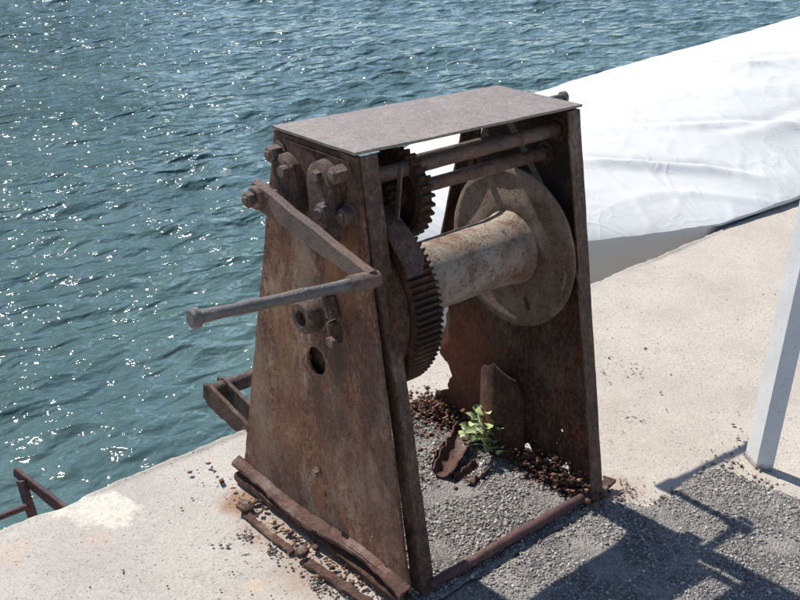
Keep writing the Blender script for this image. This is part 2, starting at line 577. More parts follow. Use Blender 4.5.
def hexbolt(name, p, axis, rad, hh, parent, mat='iron', washer=True, shank=0, tilt=0, label=None):
    """bolt head whose face looks along axis (+1 or -1 on X)"""
    bm = bmesh.new()
    p = Vector(p)
    s = axis
    if washer:
        lathe_x(bm, [(p.x, 0), (p.x, rad * 1.35), (p.x + s * .003, rad * 1.35), (p.x + s * .0035, 0)], p.y, p.z, 20)
    prof = [(p.x + s * .003, 0), (p.x + s * .003, rad), (p.x + s * (hh - .002), rad), (p.x + s * hh, rad * .82), (p.x + s * hh, 0)]
    rings = []
    for x, r in prof:
        if r == 0:
            rings.append([bm.verts.new((x, p.y, p.z))])
        else:
            rings.append([bm.verts.new((x, p.y + r * math.cos(tilt + k * math.pi / 3), p.z + r * math.sin(tilt + k * math.pi / 3))) for k in range(6)])
    for A, B in zip(rings, rings[1:]):
        for k in range(6):
            k2 = (k + 1) % 6
            if len(A) == 1:
                bm.faces.new([A[0], B[k], B[k2]])
            elif len(B) == 1:
                bm.faces.new([A[k], B[0], A[k2]])
            else:
                bm.faces.new([A[k], B[k], B[k2], A[k2]])
    if shank:
        lathe_x(bm, [(p.x + s * (hh - .001), 0), (p.x + s * (hh - .001), rad * .55), (p.x + s * (hh + shank - .002), rad * .55), (p.x + s * (hh + shank), rad * .42), (p.x + s * (hh + shank), 0)], p.y, p.z, 14)
    wobble(bm, .0009, 70, p.y * 9)
    o = from_bm(name, bm, mat, parent, 30)
    if label:
        o['label'] = label
    return o


def bar_between(bm, a, b, wid, thk, nrm, step=.015, amp=.001, seed=0, wfun=None, bend=None):
    """flat bar from a to b; thickness along nrm, width across"""
    a, b = Vector(a), Vector(b)
    t = (b - a).normalized()
    nrm = Vector(nrm)
    nrm = (nrm - t * nrm.dot(t)).normalized()
    s = t.cross(nrm).normalized()
    k = max(1, int((b - a).length / step))
    rows = []
    for i in range(k + 1):
        u = i / k
        c = a.lerp(b, u) + (bend(u) if bend else Vector((0, 0, 0)))
        wd = wid * (wfun(u) if wfun else 1)
        e = .18 * thk
        ring = []
        for (x, y) in ((-.5, -.5), (.5, -.5), (.5, .5), (-.5, .5)):
            px, py = x * wd, y * thk
            ring.append(c + s * (px - math.copysign(e, px)) + nrm * py)
            ring.append(c + s * px + nrm * (py - math.copysign(e, py)))
        # order ring corner points so that they go round
        ring = [ring[1], ring[0], ring[2], ring[3], ring[5], ring[4], ring[6], ring[7]]
        rows.append([bm.verts.new(q) for q in ring])
    for A, B in zip(rows, rows[1:]):
        for j in range(8):
            bm.faces.new([A[j], A[(j + 1) % 8], B[(j + 1) % 8], B[j]])
    bm.faces.new(rows[0][::-1])
    bm.faces.new(rows[-1])
    if amp:
        wobble(bm, amp, 22, seed)


def pebbles(name, spots, mat, flat=.7, parent=None, **tags):
    """many little stones (x, y, z, size) joined in one mesh, 12 triangles each"""
    N = len(spots)
    g = np.random.default_rng(5)
    cube = np.array([(-1, -1, -1), (1, -1, -1), (1, 1, -1), (-1, 1, -1), (-1, -1, 1), (1, -1, 1), (1, 1, 1), (-1, 1, 1)], float) * .5
    F = np.array([(0, 3, 2), (0, 2, 1), (4, 5, 6), (4, 6, 7), (0, 1, 5), (0, 5, 4), (1, 2, 6), (1, 6, 5), (2, 3, 7), (2, 7, 6), (3, 0, 4), (3, 4, 7)])
    S = np.array(spots)
    V = cube[None] + g.uniform(-.26, .26, (N, 8, 3))
    dims = g.uniform(.6, 1.25, (N, 3))
    dims[:, 2] *= flat
    V = V * dims[:, None, :] * S[:, 3][:, None, None]
    a = g.uniform(0, 6.28, N)
    b = g.uniform(-.5, .5, N)
    ca, sa, cb, sb = np.cos(a), np.sin(a), np.cos(b), np.sin(b)
    y = V[..., 1] * cb[:, None] - V[..., 2] * sb[:, None]
    z = V[..., 1] * sb[:, None] + V[..., 2] * cb[:, None]
    x = V[..., 0]
    X = x * ca[:, None] - y * sa[:, None]
    Y = x * sa[:, None] + y * ca[:, None]
    V = np.stack([X, Y, z], -1) + S[:, None, :3]
    V = V.reshape(-1, 3)
    faces = (F[None] + (np.arange(N) * 8)[:, None, None]).reshape(-1, 3)
    me = bpy.data.meshes.new(name)
    me.vertices.add(len(V))
    me.vertices.foreach_set('co', V.ravel())
    me.loops.add(faces.size)
    me.loops.foreach_set('vertex_index', faces.ravel())
    me.polygons.add(len(faces))
    me.polygons.foreach_set('loop_start', np.arange(0, faces.size, 3))
    me.update(calc_edges=True)
    me.validate()
    return link(name, me, mat, parent, False, **tags)


def grid_mesh(name, xs, ys, zf, mat, **tags):
    X, Y = np.meshgrid(xs, ys)
    Z = zf(X, Y)
    if isinstance(Z, tuple):
        X, Y, Z = Z
    V = np.stack([X, Y, Z], -1).reshape(-1, 3)
    nx, ny = len(xs), len(ys)
    i = np.arange(ny - 1)[:, None] * nx + np.arange(nx - 1)[None]
    F = np.stack([i, i + 1, i + nx + 1, i + nx], -1).reshape(-1, 4)
    me = bpy.data.meshes.new(name)
    me.vertices.add(len(V))
    me.vertices.foreach_set('co', V.ravel())
    me.loops.add(F.size)
    me.loops.foreach_set('vertex_index', F.ravel())
    me.polygons.add(len(F))
    me.polygons.foreach_set('loop_start', np.arange(0, F.size, 4))
    me.update(calc_edges=True)
    return link(name, me, mat, None, True, **tags)


def vnoise(X, Y, s, seed):
    """cheap smooth value noise on arrays"""
    g = np.random.default_rng(seed)
    T = g.uniform(-1, 1, (256, 256))
    x, y = X * s, Y * s
    xi, yi = np.floor(x).astype(int), np.floor(y).astype(int)
    fx, fy = x - xi, y - yi
    fx = fx * fx * (3 - 2 * fx)
    fy = fy * fy * (3 - 2 * fy)
    a = T[yi % 256, xi % 256]
    b = T[yi % 256, (xi + 1) % 256]
    c = T[(yi + 1) % 256, xi % 256]
    d = T[(yi + 1) % 256, (xi + 1) % 256]
    return (a * (1 - fx) + b * fx) * (1 - fy) + (c * (1 - fx) + d * fx) * fy


# ------------------------------------------------------------------ setting
WATER_Z = -0.80


def edge_y(x):
    return .908 + .018 * x


def build_quay():
    xs = np.concatenate([np.linspace(-40, -2.2, 12)[:-1], np.arange(-2.2, 5.2, .018), np.linspace(5.2, 60, 16)])
    # rows: flat top with a worn nose, then down the wall to below the water
    yt = np.concatenate([np.linspace(-45, -1.3, 10)[:-1], np.arange(-1.3, -.02, .018)])
    rows = [('t', y - .9) for y in yt] + [('t', y) for y in np.arange(-.9, -.015, .018)]
    nose = [(-.012, -.001), (-.006, -.004), (-.001, -.011), (0, -.022)] + [(0, -z) for z in (.04, .07, .11, .16, .24, .34, .5, .7, .9, 1.3, 2.5)]
    D = np.array([r[1] for r in rows] + [a for a, b in nose])
    H = np.array([0.0] * len(rows) + [b for a, b in nose])

    def zf(X, Y):
        d = np.repeat(D[:, None], len(xs), 1)
        h = np.repeat(H[:, None], len(xs), 1)
        chip = vnoise(X, d * 0, 9, 3) * .004 + vnoise(X, d * 0, 31, 4) * .004
        chip = chip - np.maximum(0, vnoise(X, d * 0, 5, 8) - .6) * .05 + vnoise(X, d * 0, 80, 9) * .0025
        k = np.clip(1 - np.abs(d) / .05, 0, 1)
        yy = edge_y(X) + d + chip * k
        zz = h + vnoise(X, yy, 2.2, 11) * .004 * (h > -.001) + vnoise(X, yy, 14, 12) * .0012 + vnoise(X, yy, 45, 13) * .0007
        wall = (h < -.015)
        yy = yy + wall * (vnoise(X, h, 6, 21) * .012 + vnoise(X, h, 22, 22) * .006)
        zz = zz - .004 * (h > -.001)
        return X, yy, zz
    o = grid_mesh('quay', xs, D, zf, 'concrete', kind='structure')
    return o


build_quay()


def asphalt_patch():
    poly = [(-.02, -.06), (.03, -.035), (.2, -.03), (.60, -.03), (.68, -.075), (.70, -.12), (.8, -.12), (.97, -.108), (.985, -.16), (1.0, -.25), (1.02, -.36), (1.3, -.42), (2.5, -.5), (2.5, -1.6), (-.6, -1.6), (-.35, -.6), (-.1, -.2)]
    poly = rough_line(poly, .02, .014, 3)
    bm = sheet(poly, [], .035, 0, lambda u, v, s: Vector((u, v, .0045 + .003 * nz((u, v, 0), 9))))
    from_bm('asphalt_paving', bm, 'asphalt', None, True, kind='structure')
    poly = [(.02, -.02), (.3, -.03), (.62, -.03), (.66, .15), (.64, .4), (.66, .66), (.45, .70), (.2, .69), (.05, .62), (.02, .3)]
    poly = rough_line(poly, .02, .012, 8)
    bm = sheet(poly, [], .025, 0, lambda u, v, s: Vector((u, v, .0055 + .012 * max(0, min(1, min(u - .02, .64 - u, v + .02, .68 - v) / .1)) * (.7 + nz((u, v, 0), 6)))))
    from_bm('gravel_bed', bm, 'asphalt', None, True, kind='structure')


asphalt_patch()


def build_water():
    g = np.random.default_rng(12)
    comps = []
    for i in range(60):
        lam = .13 * (8 ** g.uniform(0, 1))
        th = R(56) + g.normal(0, .6)
        comps.append((2 * math.pi / lam, th, g.uniform(0, 6.28), .0056 * lam * g.uniform(.5, 1.3)))
    xs = np.arange(-5, 22, .045)
    ys = np.arange(.80, 20.0, .045)

    def zf(X, Y):
        Z = np.full_like(X, WATER_Z)
        DX = np.zeros_like(X)
        DY = np.zeros_like(X)
        for k, th, ph, a in comps:
            q = k * (X * math.cos(th) + Y * math.sin(th)) + ph
            Z += a * np.sin(q)
            DX += a * .9 * math.cos(th) * np.cos(q)
            DY += a * .9 * math.sin(th) * np.cos(q)
        fade = np.clip(np.minimum.reduce([X + 5, 22 - X - .06, 20 - Y - .06]) / 2.0, 0, 1)
        gust = .85 + .4 * vnoise(X, Y, .35, 5) + .25 * vnoise(X, Y, 1.1, 6)
        Z = WATER_Z + (Z - WATER_Z) * fade * gust
        return X + DX * fade, Y + DY * fade, Z
    grid_mesh('sea_water', xs, ys, zf, 'water', kind='structure')
    x0, x1, y1 = xs[0], xs[-1], ys[-1]
    bm = bmesh.new()
    for (a, b, c, d) in ((-600, -10, x0, 900), (x1, -10, 900, 900), (x0, y1, x1, 900)):
        bm.faces.new([bm.verts.new(p) for p in ((a, b, WATER_Z), (c, b, WATER_Z), (c, d, WATER_Z), (a, d, WATER_Z))])
    from_bm('open_sea_water', bm, 'water', None, False, kind='structure')


build_water()


def build_added_slope():
    # added dark green slope out of view, so the left-hand water mirrors something dark
    az = np.linspace(R(-55), R(31), 90)
    dd = np.linspace(55, 150, 26)

    def zf(A, D):
        u = (A - R(-55)) / R(86)
        prof = np.sin(np.pi * np.clip((D - 55) / 190, 0, 1))
        tail = np.clip((1 - u) / .12, 0, 1) * np.clip(u / .1, 0, 1)
        Z = (46 * prof * (.75 + .25 * vnoise(A * 10, D * .03, 1, 61)) + 2.5 * vnoise(A * 60, D * .4, 1, 62) * np.minimum(1, prof * 6)) * tail - 1.2
        return np.sin(A) * D, np.cos(A) * D, Z
    grid_mesh('unseen_dark_slope', az, dd, zf, 'added_slope', kind='structure')


build_added_slope()


# ------------------------------------------------------------------ the winch
winch = thing('hand_winch', 'rusty hand winch with tapering steel sides, cranks and cream painted drum, standing on the quay', 'winch')


def fy(z):      # front edge of the frame
    return .006 + .165 * z


def fyr(z):     # front edge of the right-hand frame
    return -.016 + .160 * z


def by(z):      # rear edge of the frame
    return .690 - .242 * z


# left side plate
def circ(cy, cz, r, n=22, amp=.0):
    return [(cy + r * math.cos(2 * math.pi * k / n) * (1 + amp * math.sin(3 * k)), cz + r * math.sin(2 * math.pi * k / n)) for k in range(n)]


outl = [(fy(.03) + .002, .03), (fy(.997), .997), (by(.997), .997), (by(.55) - .002, .55), (by(.03), .03)]
outl = rough_line(outl, .02, .0016, 2)


def place_left(u, v, s):
    x = .003 * nz((u, v, 3), 5)
    x += .0012 * nz((u, v, 1), 22)
    return Vector((x + (.007 if s else 0), u, v))


bm = sheet(outl, [circ(.329, .489, .034, 20, .03)], .022, 1, place_left)
from_bm('side_plate', bm, 'plate', winch, 30, label='brown rusted side plate with a round hole')

# right side plate, eaten away along its foot and lower rear edge
outr = [(-.006, .02), (fyr(.5) + .010, .5), (.154, .997), (.392, .997), (.45, .87), (.505, .62), (.55, .40), (.592, .20), (.570, .19), (.550, .178), (.538, .15), (.552, .12), (.545, .10), (.60, .075), (.606, .04), (.57, .05), (.55, .012), (.50, .03), (.46, .012), (.40, .03), (.33, .012), (.27, .035), (.235, .062), (.20, .03), (.16, .055), (.13, .035), (.10, .062), (.075, .02), (.04, .045)]
outr = rough_line(outr, .007, .007, 5)


def place_right(u, v, s):
    x = .622 + .004 * nz((u, v, 7), 5) + .0015 * nz((u, v, 1), 25)
    if v < .25:
        x += .010 * nz((u, v, 9), 22) * (1 - v / .25)
    return Vector((x + (.006 if s else 0), u, v))


bm = sheet([(max(a, fyr(b) + .004), b) for a, b in outr], [circ(.12, .155, .006, 8, .3)], .018, 1, place_right)
from_bm('side_plate', bm, 'far_plate', winch, 30, label='dark side plate rusted through at its foot')

# top sheet
outt = [(-.004, .168), (-.004, .450), (.3, .428), (.628, .398), (.634, .134), (.3, .150)]
outt = rough_line(outt, .03, .0014, 9)
bm = sheet(outt, [], .03, 1, lambda u, v, s: Vector((u, v, (1.007 if not s else 1.001) + .0015 * nz((u, v, 0), 8))))
from_bm('top_plate', bm, 'top', winch, 30)


def angle_leg(x_out, x_in, front, z0, z1, label=None, gap=0.0):
    """angle iron leg: one flange across, one flange along the side plate"""
    bm = bmesh.new()
    sgn = 1 if x_in > x_out else -1
    ef = (fy if x_out < .3 else fyr) if front else by
    off = -.005 if front else .005
    th = .0055
    prev = None
    K = 40
    for part in (0, 1):
        rows = []
        for i in range(K + 1):
            z = z0 + (z1 - z0) * i / K
            g = gap * min(1, max(0, (.78 - z) / .3))
            y = ef(z) + off + .0012 * nz((z * 12, x_out, 0))
            xo = x_out + sgn * g
            wv = .0012 * nz((z * 20, x_in, 4))
            if gap:
                sh = .019 * min(1, max(0, (.80 - z) / .72))
                xo += sh * .1
                wv += sh * .8
            if part == 0:
                c = [(xo, y), (x_in + wv, y), (x_in + wv, y + th * (1 if front else -1)), (xo, y + th * (1 if front else -1))]
            else:
                s = 1 if front else -1
                c = [(xo, y + s * (th + .0003)), (xo + sgn * th, y + s * (th + .0003)), (xo + sgn * th, y + s * .038), (xo, y + s * .038)]
            rows.append([bm.verts.new((p, q, z)) for p, q in c])
        for A, B in zip(rows, rows[1:]):
            for j in range(4):
                bm.faces.new([A[j], A[(j + 1) % 4], B[(j + 1) % 4], B[j]])
        bm.faces.new(rows[0][::-1])
        bm.faces.new(rows[-1])
    bmesh.ops.bevel(bm, geom=[e for e in bm.edges if len(e.link_faces) == 2 and e.calc_face_angle() > .8], offset=.0012, segments=1, affect='EDGES')
    wobble(bm, .0009, 40, x_out)
    o = from_bm('leg', bm, 'leg', winch, 30)
    if label:
        o['label'] = label


angle_leg(.009, .052, True, .012, .996, None, .021)
angle_leg(.632, .592, True, .0, .995)
angle_leg(.009, .045, False, .012, .99)
angle_leg(.620, .585, False, .17, .99)

# front sill bar and rear sill
bm = bmesh.new()
fine_tube(bm, (.05, .004, .030), (.600, .006, .026), .0125, 16, .02, .0012, 1)
o = from_bm('sill_bar', bm, 'maroon', winch, 40)
bm = bmesh.new()
bar_between(bm, (.055, .010, .014), (.598, .011, .012), .026, .006, (0, 1, 0), .02, .0012, 3)
from_bm('sill_flange', bm, 'inner', winch, 30)

# bent foot angle outside the left plate
bm = bmesh.new()
K = 60
rows = []
for i in range(K + 1):
    u = i / K
    y = .697 - .69 * u
    wv = .010 * math.sin(u * 9.5 + .4) * (0.4 + u) + .003 * nz((u * 30, 0, 0))
    lift = .010 * math.sin(u * 8 + 1.8) + .004 * nz((u * 22, 3, 0))
    zt = .050 + lift * .8
    xo = -.025 + wv * .7
    row = [(-.001, y, zt + .006 + .004 * nz((u * 25, 1, 1))), (-.010, y, zt + .003), (-.018, y, zt + .001), (xo + .006, y, zt + .002), (xo - .003, y, zt - .004), (xo - .004, y, zt - .012), (xo + .004, y, zt - .022 + .006 * nz((u * 40, 5, 0))), (xo + .011, y, zt - .022), (xo + .008, y, zt - .010), (-.016, y, zt - .006), (-.001, y, zt + .008)]
    rows.append([bm.verts.new(p) for p in row])
for A, B in zip(rows, rows[1:]):
    for j in range(len(A)):
        bm.faces.new([A[j], A[(j + 1) % len(A)], B[(j + 1) % len(A)], B[j]])
bm.faces.new(rows[0][::-1])
bm.faces.new(rows[-1])
wobble(bm, .0022, 45, 3)
from_bm('foot_angle', bm, 'foot', winch, 45, label='bent reddish foot angle along the left side plate')
# rotten footing under it
bm = bmesh.new()
bar_between(bm, (-.012, .69, .012), (-.012, .01, .012), .03, .022, (0, 0, 1), .012, .004, 8)
from_bm('foot_bar', bm, 'inner', winch, 30)
bm = bmesh.new()
bar_between(bm, (.645, .64, .010), (.640, -.02, .014), .045, .012, (0, 0, 1), .012, .004, 9, wfun=lambda u: .7 + .35 * nz((u * 20, 0, 2)))
from_bm('foot_bar', bm, 'red', winch, 30)
bm = bmesh.new()
bar_between(bm, (.600, -.004, .012), (.705, .015, .022), .03, .008, (0, 0, 1), .01, .003, 4)
from_bm('foot_lug', bm, 'red', winch, 30)

# --- shafts and rods
AY, AZ = .270, .637
S2 = (.225, .876)
S3 = (.415, .868)
TR = (.190, .941)
for nm, (y, z), xa, xb, r in (('tie_rod', TR, .0, .63, .0165), ('shaft', S2, -.045, .635, .0155), ('shaft', S3, -.08, .76, .0105), ('shaft', (AY, AZ), .008, .66, .020)):
    bm = bmesh.new()
    fine_tube(bm, (xa, y, z), (xb, y, z), r, 18, .03, .0006, y * 9)
    from_bm(nm, bm, 'iron', winch, 40)

# --- drum with its disc
bm = bmesh.new()
prof = [(.15, .03), (.15, .083)]
for i in range(40):
    x = .155 + i * .0098
    prof.append((x, .083 + .0003 * math.sin(i * 1.3) + (.0 if i < 34 else (i - 34) * .0012)))
prof += [(.555, .094), (.5585, .03)]
lathe_x(bm, prof, AY, AZ, 72)
wobble(bm, .0007, 18, 2)
drum = from_bm('drum', bm, 'drum', winch, 40)
bm = bmesh.new()
prof = [(.5575, .03)] + [(.5575 + .0025 * math.sin(i), .03 + i * .0168) for i in range(1, 10)] + [(.5565, .199), (.560, .204), (.566, .204), (.569, .199)] + [(.5655, .19 - i * .02) for i in range(9)]
lathe_x(bm, prof, AY, AZ, 96)
wobble(bm, .0022, 14, 5)
fl = from_bm('drum_flange', bm, 'flange', drum, 50)
bm = bmesh.new()
box_bm(bm, (.5560, .205, .506), (.003, .010, .034), Matrix.Rotation(R(-25), 3, 'X'), .001)
from_bm('slot', bm, 'inner', fl, 30)
bm = bmesh.new()
lathe_x(bm, [(.572, .02), (.572, .045), (.618, .045), (.618, .02)], AY, AZ, 28)
from_bm('bearing', bm, 'inner', winch, 35)

# --- gears
bm = gear_bm(.072, .142, AY, AZ, .2075, .196, 88, 0, .06)
wobble(bm, .0006, 20, 2)
from_bm('large_gear', bm, 'gear', winch, 30)
bm = bmesh.new()
lathe_x(bm, [(.034, .03), (.034, .178), (.038, .183), (.068, .183), (.072, .178), (.072, .03)], AY, AZ, 80)
wobble(bm, .0012, 16, 4)
from_bm('backing_disc', bm, 'inner', winch, 40)  # added plain disc, put in as dark backing behind the side plate
bm = gear_bm(.145, .175, S2[0], S2[1], .098, .086, 30, .05, .03)
from_bm('small_gear', bm, 'gear', winch, 30)
bm = gear_bm(.105, .14, S2[0] - .001, S2[1], .036, .027, 12, .02, .016)
from_bm('pinion', bm, 'gear', winch, 30)
bm = gear_bm(.146, .176, S3[0], S3[1], .052, .041, 16, .1, .016)
from_bm('pinion', bm, 'gear', winch, 30)

# --- guard strip curving over the front of the large gear
bm = bmesh.new()
rows = []
for i in range(29):
    a = R(31 + i * 2.2)
    cx = .055
    rad = .228
    wd = .050 * (1 if i > 3 else (.55 + .12 * i))
    p = lambda rr_, x: (x, AY - rr_ * math.cos(a), AZ + rr_ * math.sin(a))
    row = [p(rad, cx + .005), p(rad, cx + wd), p(rad + .012, cx + wd), p(rad + .012, cx), p(rad - .004, cx), p(rad - .004, cx + .005)]
    rows.append([bm.verts.new(q) for q in row])
for A, B in zip(rows, rows[1:]):
    for j in range(6):
        bm.faces.new([A[j], A[(j + 1) % 6], B[(j + 1) % 6], B[j]])
bm.faces.new(rows[0][::-1])
bm.faces.new(rows[-1])
wobble(bm, .0018, 30, 6)
from_bm('gear_guard', bm, 'leg', winch, 35)
# flat bar that hangs beside the small gear
bm = bmesh.new()
bar_between(bm, (.10, .150, .965), (.10, .165, .83), .012, .006, (1, 0, 0), .02, .0008, 2)
from_bm('pawl', bm, 'iron', winch, 30)


# --- bearing housings on the left plate: tall rounded lugs
def lug(cy, cz, wid, up, down, thick, mat='iron', tilt=0.0, x0=-.0005):
    n = 14
    pts = []
    for k in range(n + 1):
        a = math.pi * k / n
        pts.append((wid * math.cos(a), up - wid + wid * math.sin(a)))
    for k in range(n + 1):
        a = math.pi + math.pi * k / n
        pts.append((wid * math.cos(a), -down + wid + wid * math.sin(a)))
    bm = bmesh.new()
    ca, sa = math.cos(tilt), math.sin(tilt)
    rows = []
    for x, sc in ((x0, 1.02), (x0 - thick * .8, 1.0), (x0 - thick, .88), (x0 - thick, .55)):
        rows.append([bm.verts.new((x, cy + sc * (p * ca - q * sa), cz + sc * (p * sa + q * ca))) for p, q in pts])
    m = len(pts)
    for A, B in zip(rows, rows[1:]):
        for j in range(m):
            bm.faces.new([A[j], A[(j + 1) % m], B[(j + 1) % m], B[j]])
    bm.faces.new(rows[-1])
    wobble(bm, .0018, 45, cy * 7)
    return from_bm('bearing', bm, mat, winch, 35)


lug(.385, .900, .042, .060, .085, .026, 'leg', tilt=R(-8))
lug(.256, .888, .043, .086, .095, .028, 'leg', tilt=R(-5))
bm = bmesh.new()
fine_tube(bm, (-.02, .372, .930), (-.042, .372, .930), .012, 10, .01, .001, 5)
from_bm('bolt', bm, 'iron', winch, 35)
hexbolt('bolt', (-.024, .258, .945), -1, .014, .016, winch, tilt=.3)
hexbolt('nut', (-.026, S2[0] + .006, S2[1]), -1, .021, .022, winch, tilt=.1, shank=.006)
for (y, z, r, h, t) in ((.430, .952, .019, .030, .2), (.205, .958, .020, .030, .5), (.190, .872, .020, .024, .35)):
    hexbolt('bolt', (-.001, y, z), -1, r, h, winch, tilt=t, shank=.006)
hexbolt('bolt', (-.001, .343, .186), -1, .011, .012, winch, mat='iron', tilt=.3)
hexbolt('rivet', (-.001, .135, .115), -1, .005, .005, winch, washer=False)
for y, z in ((TR[0], TR[1]), (S2[0], S2[1])):
    hexbolt('nut', (.6205, y, z), -1, .021, .018, winch, mat='inner', tilt=.2)
hexbolt('rivet', (.0515, .03, .30), 1, .006, .004, winch, washer=False)

bm = sheet([(.27, .38), (.46, .38), (.46, .545), (.27, .545)], [circ(.388, .468, .006, 7, .3), circ(.344, .427, .005, 7, .3)], .03, 1, lambda u, v, s: Vector((.024 + (.003 if s else 0), u, v)))
from_bm('hole_backing', bm, 'inner', winch, 30)  # added dark sheet that keeps the hole in the side plate looking shaded

# corner gusset of the top left, a dark plate let in across the corner
bm = sheet([(.205, .905), (.185, .985), (.415, .985), (.330, .905)], [], .03, 1, lambda u, v, s: Vector((-.002 - (0 if s else .003) + .001 * nz((u, v, 0), 20), u, v)))
from_bm('gusset', bm, 'inner', winch, 30)

# lower bearing of the drum shaft: ring, clamp and bolt
bm = bmesh.new()
lathe_x(bm, [(-.001, .030), (-.001, .046), (-.010, .046), (-.014, .040), (-.040, .038), (-.046, .033), (-.046, .019), (-.030, .016), (-.030, 0)], .318, .612, 30)
wobble(bm, .0018, 40, 4)
from_bm('shaft_bearing', bm, 'leg', winch, 35)
for k, (y, z, yl) in enumerate(((.247, .655, .03), (.236, .600, .026))):
    bm = bmesh.new()
    box_bm(bm, (-.016, y, z), (.030, .016, .052), Matrix.Rotation(R(-18), 3, 'X'), .004, 2)
    wobble(bm, .002, 40, k)
    from_bm('clamp', bm, 'leg', winch, 35)
hexbolt('nut', (-.022, .226, .585), -1, .014, .018, winch, tilt=.4, washer=False)
bm = bmesh.new()
fine_tube(bm, (-.012, .350, .640), (-.030, .352, .640), .009, 10, .01, .001, 5)
from_bm('bolt', bm, 'leg', winch, 35)


# --- cranks
def crank(hub, joint, tip, side, shaftlen, label, hubr=.026):
    hub, joint, tip = Vector(hub), Vector(joint), Vector(tip)
    bm = bmesh.new()
    bar_between(bm, hub.lerp(joint, -.06), joint, .052, .020, (1, 0, 0), .012, .0016, 3, wfun=lambda u: 1.15 - .42 * u + .05 * math.sin(u * 14))
    arm = from_bm('crank_arm', bm, 'iron', winch, 32)
    if label:
        arm['label'] = label
    bm = bmesh.new()
    hx = hub.x
    lathe_x(bm, [(hx - side * .016, 0), (hx - side * .016, hubr), (hx + side * .018, hubr), (hx + side * .022, hubr * .85), (hx + side * .022, 0)], hub.y, hub.z, 24)
    wobble(bm, .002, 50, 3)
    from_bm('hub', bm, 'iron', arm, 35)
    hexbolt('nut', (hx + side * .0225, hub.y, hub.z), side, .018, .018, arm, tilt=.25, shank=.005, washer=False)
    bm = bmesh.new()
    d = (tip - joint).normalized()
    pts = [joint - d * .016, joint - d * .014, joint + d * .03, joint + d * .032, joint + d * .05, joint + d * .052]
    tube(bm, pts, [.012, .017, .0185, .0185, .0175, .012], 18)
    wobble(bm, .0014, 45, 7)
    from_bm('collar', bm, 'iron', arm, 35)
    bm = bmesh.new()
    L = (tip - joint).length
    pts = [joint + d * (.045 + (L - .045) * i / 30) for i in range(31)]
    tube(bm, pts, [.0115 + .0006 * math.sin(i * .7) for i in range(31)], 20)
    wobble(bm, .0008, 40, 2)
    from_bm('handle', bm, 'grip', arm, 40)
    bm = bmesh.new()
    tube(bm, [tip - d * .004, tip - d * .002, tip + d * .010, tip + d * .014], [.012, .0185, .019, .014], 20)
    wobble(bm, .0012, 50, 2)
    from_bm('handle_cap', bm, 'grip', arm, 35)


crank((-.066, .412, .872), (-.065, .046, .795), (-.432, .070, .820), -1, .1, None)
crank((.757, S3[0], S3[1]), (.770, .645, .86), (1.125, .616, .86), 1, .1, 'crank arm on the far side of the winch')

# --- bent bracket plate standing inside against the right side plate
bm = sheet(rough_line([(0, .0), (.006, .20), (.025, .245), (.085, .285), (.150, .250), (.168, .20), (.175, .0)], .015, .003, 4), [], .02, 1,
           lambda u, v, s: Vector((.606 - .040 * math.sin(math.pi * min(1, u / .175)) + (.006 if s else 0) + .002 * nz((u, v, 0), 25), .412 - u, v + .004)))
from_bm('inner_bracket', bm, 'inner', winch, 40)

# ------------------------------------------------------------------ rust debris
# strips fallen off the foot, lying on the concrete beside the left plate


def strip(name, pts, wid, thk, label, cat, mat='red', seed=0):
    bm = bmesh.new()
    pts = [Vector(p) for p in pts]
    rows = []
    n = 26
    for i in range(n + 1):
        u = i / n * (len(pts) - 1)
        k = min(int(u), len(pts) - 2)
        c = pts[k].lerp(pts[k + 1], u - k)
        t = (pts[k + 1] - pts[k]).normalized()
        s = Vector((t.y, -t.x, 0)).normalized()
        wl = wid * (.8 + .35 * nz((i * .35, seed, 0)))
        wr = wid * (.8 + .35 * nz((i * .35, seed, 5)))
        lump = thk * (.9 + .6 * nz((i * .4, seed, 9)))
        rows.append([bm.verts.new(q) for q in (c - s * wl, c - s * wl * .9 + Vector((0, 0, lump)), c - s * wl * .1 + Vector((0, 0, lump * 1.25)), c + s * wr * .9 + Vector((0, 0, lump * .9)), c + s * wr, c - Vector((0, 0, .001)))])
    for A, B in zip(rows, rows[1:]):
        for j in range(6):
            bm.faces.new([A[j], A[(j + 1) % 6], B[(j + 1) % 6], B[j]])
    bm.faces.new(rows[0][::-1])
    bm.faces.new(rows[-1])
    wobble(bm, .003, 50, seed)
    o = from_bm(name, bm, mat, None, 35)
    o['label'] = label
    o['category'] = cat
    o['group'] = 'rust strips fallen from the winch foot'
    return o


strip('rust_strip', [(-.088, .535, .0), (-.092, .42, .001), (-.090, .335, .001)], .012, .007, 'flaky brown rust strip lying on the concrete by the rear half of the foot angle', 'scrap metal', seed=1)
strip('rust_strip', [(-.086, .285, .0), (-.082, .20, .004), (-.072, .09, .002), (-.062, .02, 0)], .015, .010, 'thick broken rust strip lying on the concrete by the front end of the foot angle', 'scrap metal', seed=2)
bm = bmesh.new()
bmesh.ops.create_icosphere(bm, subdivisions=3, radius=.017)
for v in bm.verts:
    v.co = Vector((v.co.x, v.co.y, v.co.z * .85)) + Vector((-.084, .305, .016))
wobble(bm, .008, 45, 3)
from_bm('rust_lump', bm, 'red', None, 40, label='round rusty nut-like lump between the two broken strips beside the winch', category='scrap metal', group='rusty lumps beside the winch foot')
bm = bmesh.new()
bmesh.ops.create_icosphere(bm, subdivisions=3, radius=.019)
for v in bm.verts:
    v.co = Vector((v.co.x * 1.2, v.co.y * 1.1, v.co.z * .7)) + Vector((-.075, .56, .010))
wobble(bm, .012, 55, 9)
from_bm('rust_lump', bm, 'red', None, 30, label='crumbling rusty lump at the rear corner of the winch foot, on orange stain', category='scrap metal', group='rusty lumps beside the winch foot')


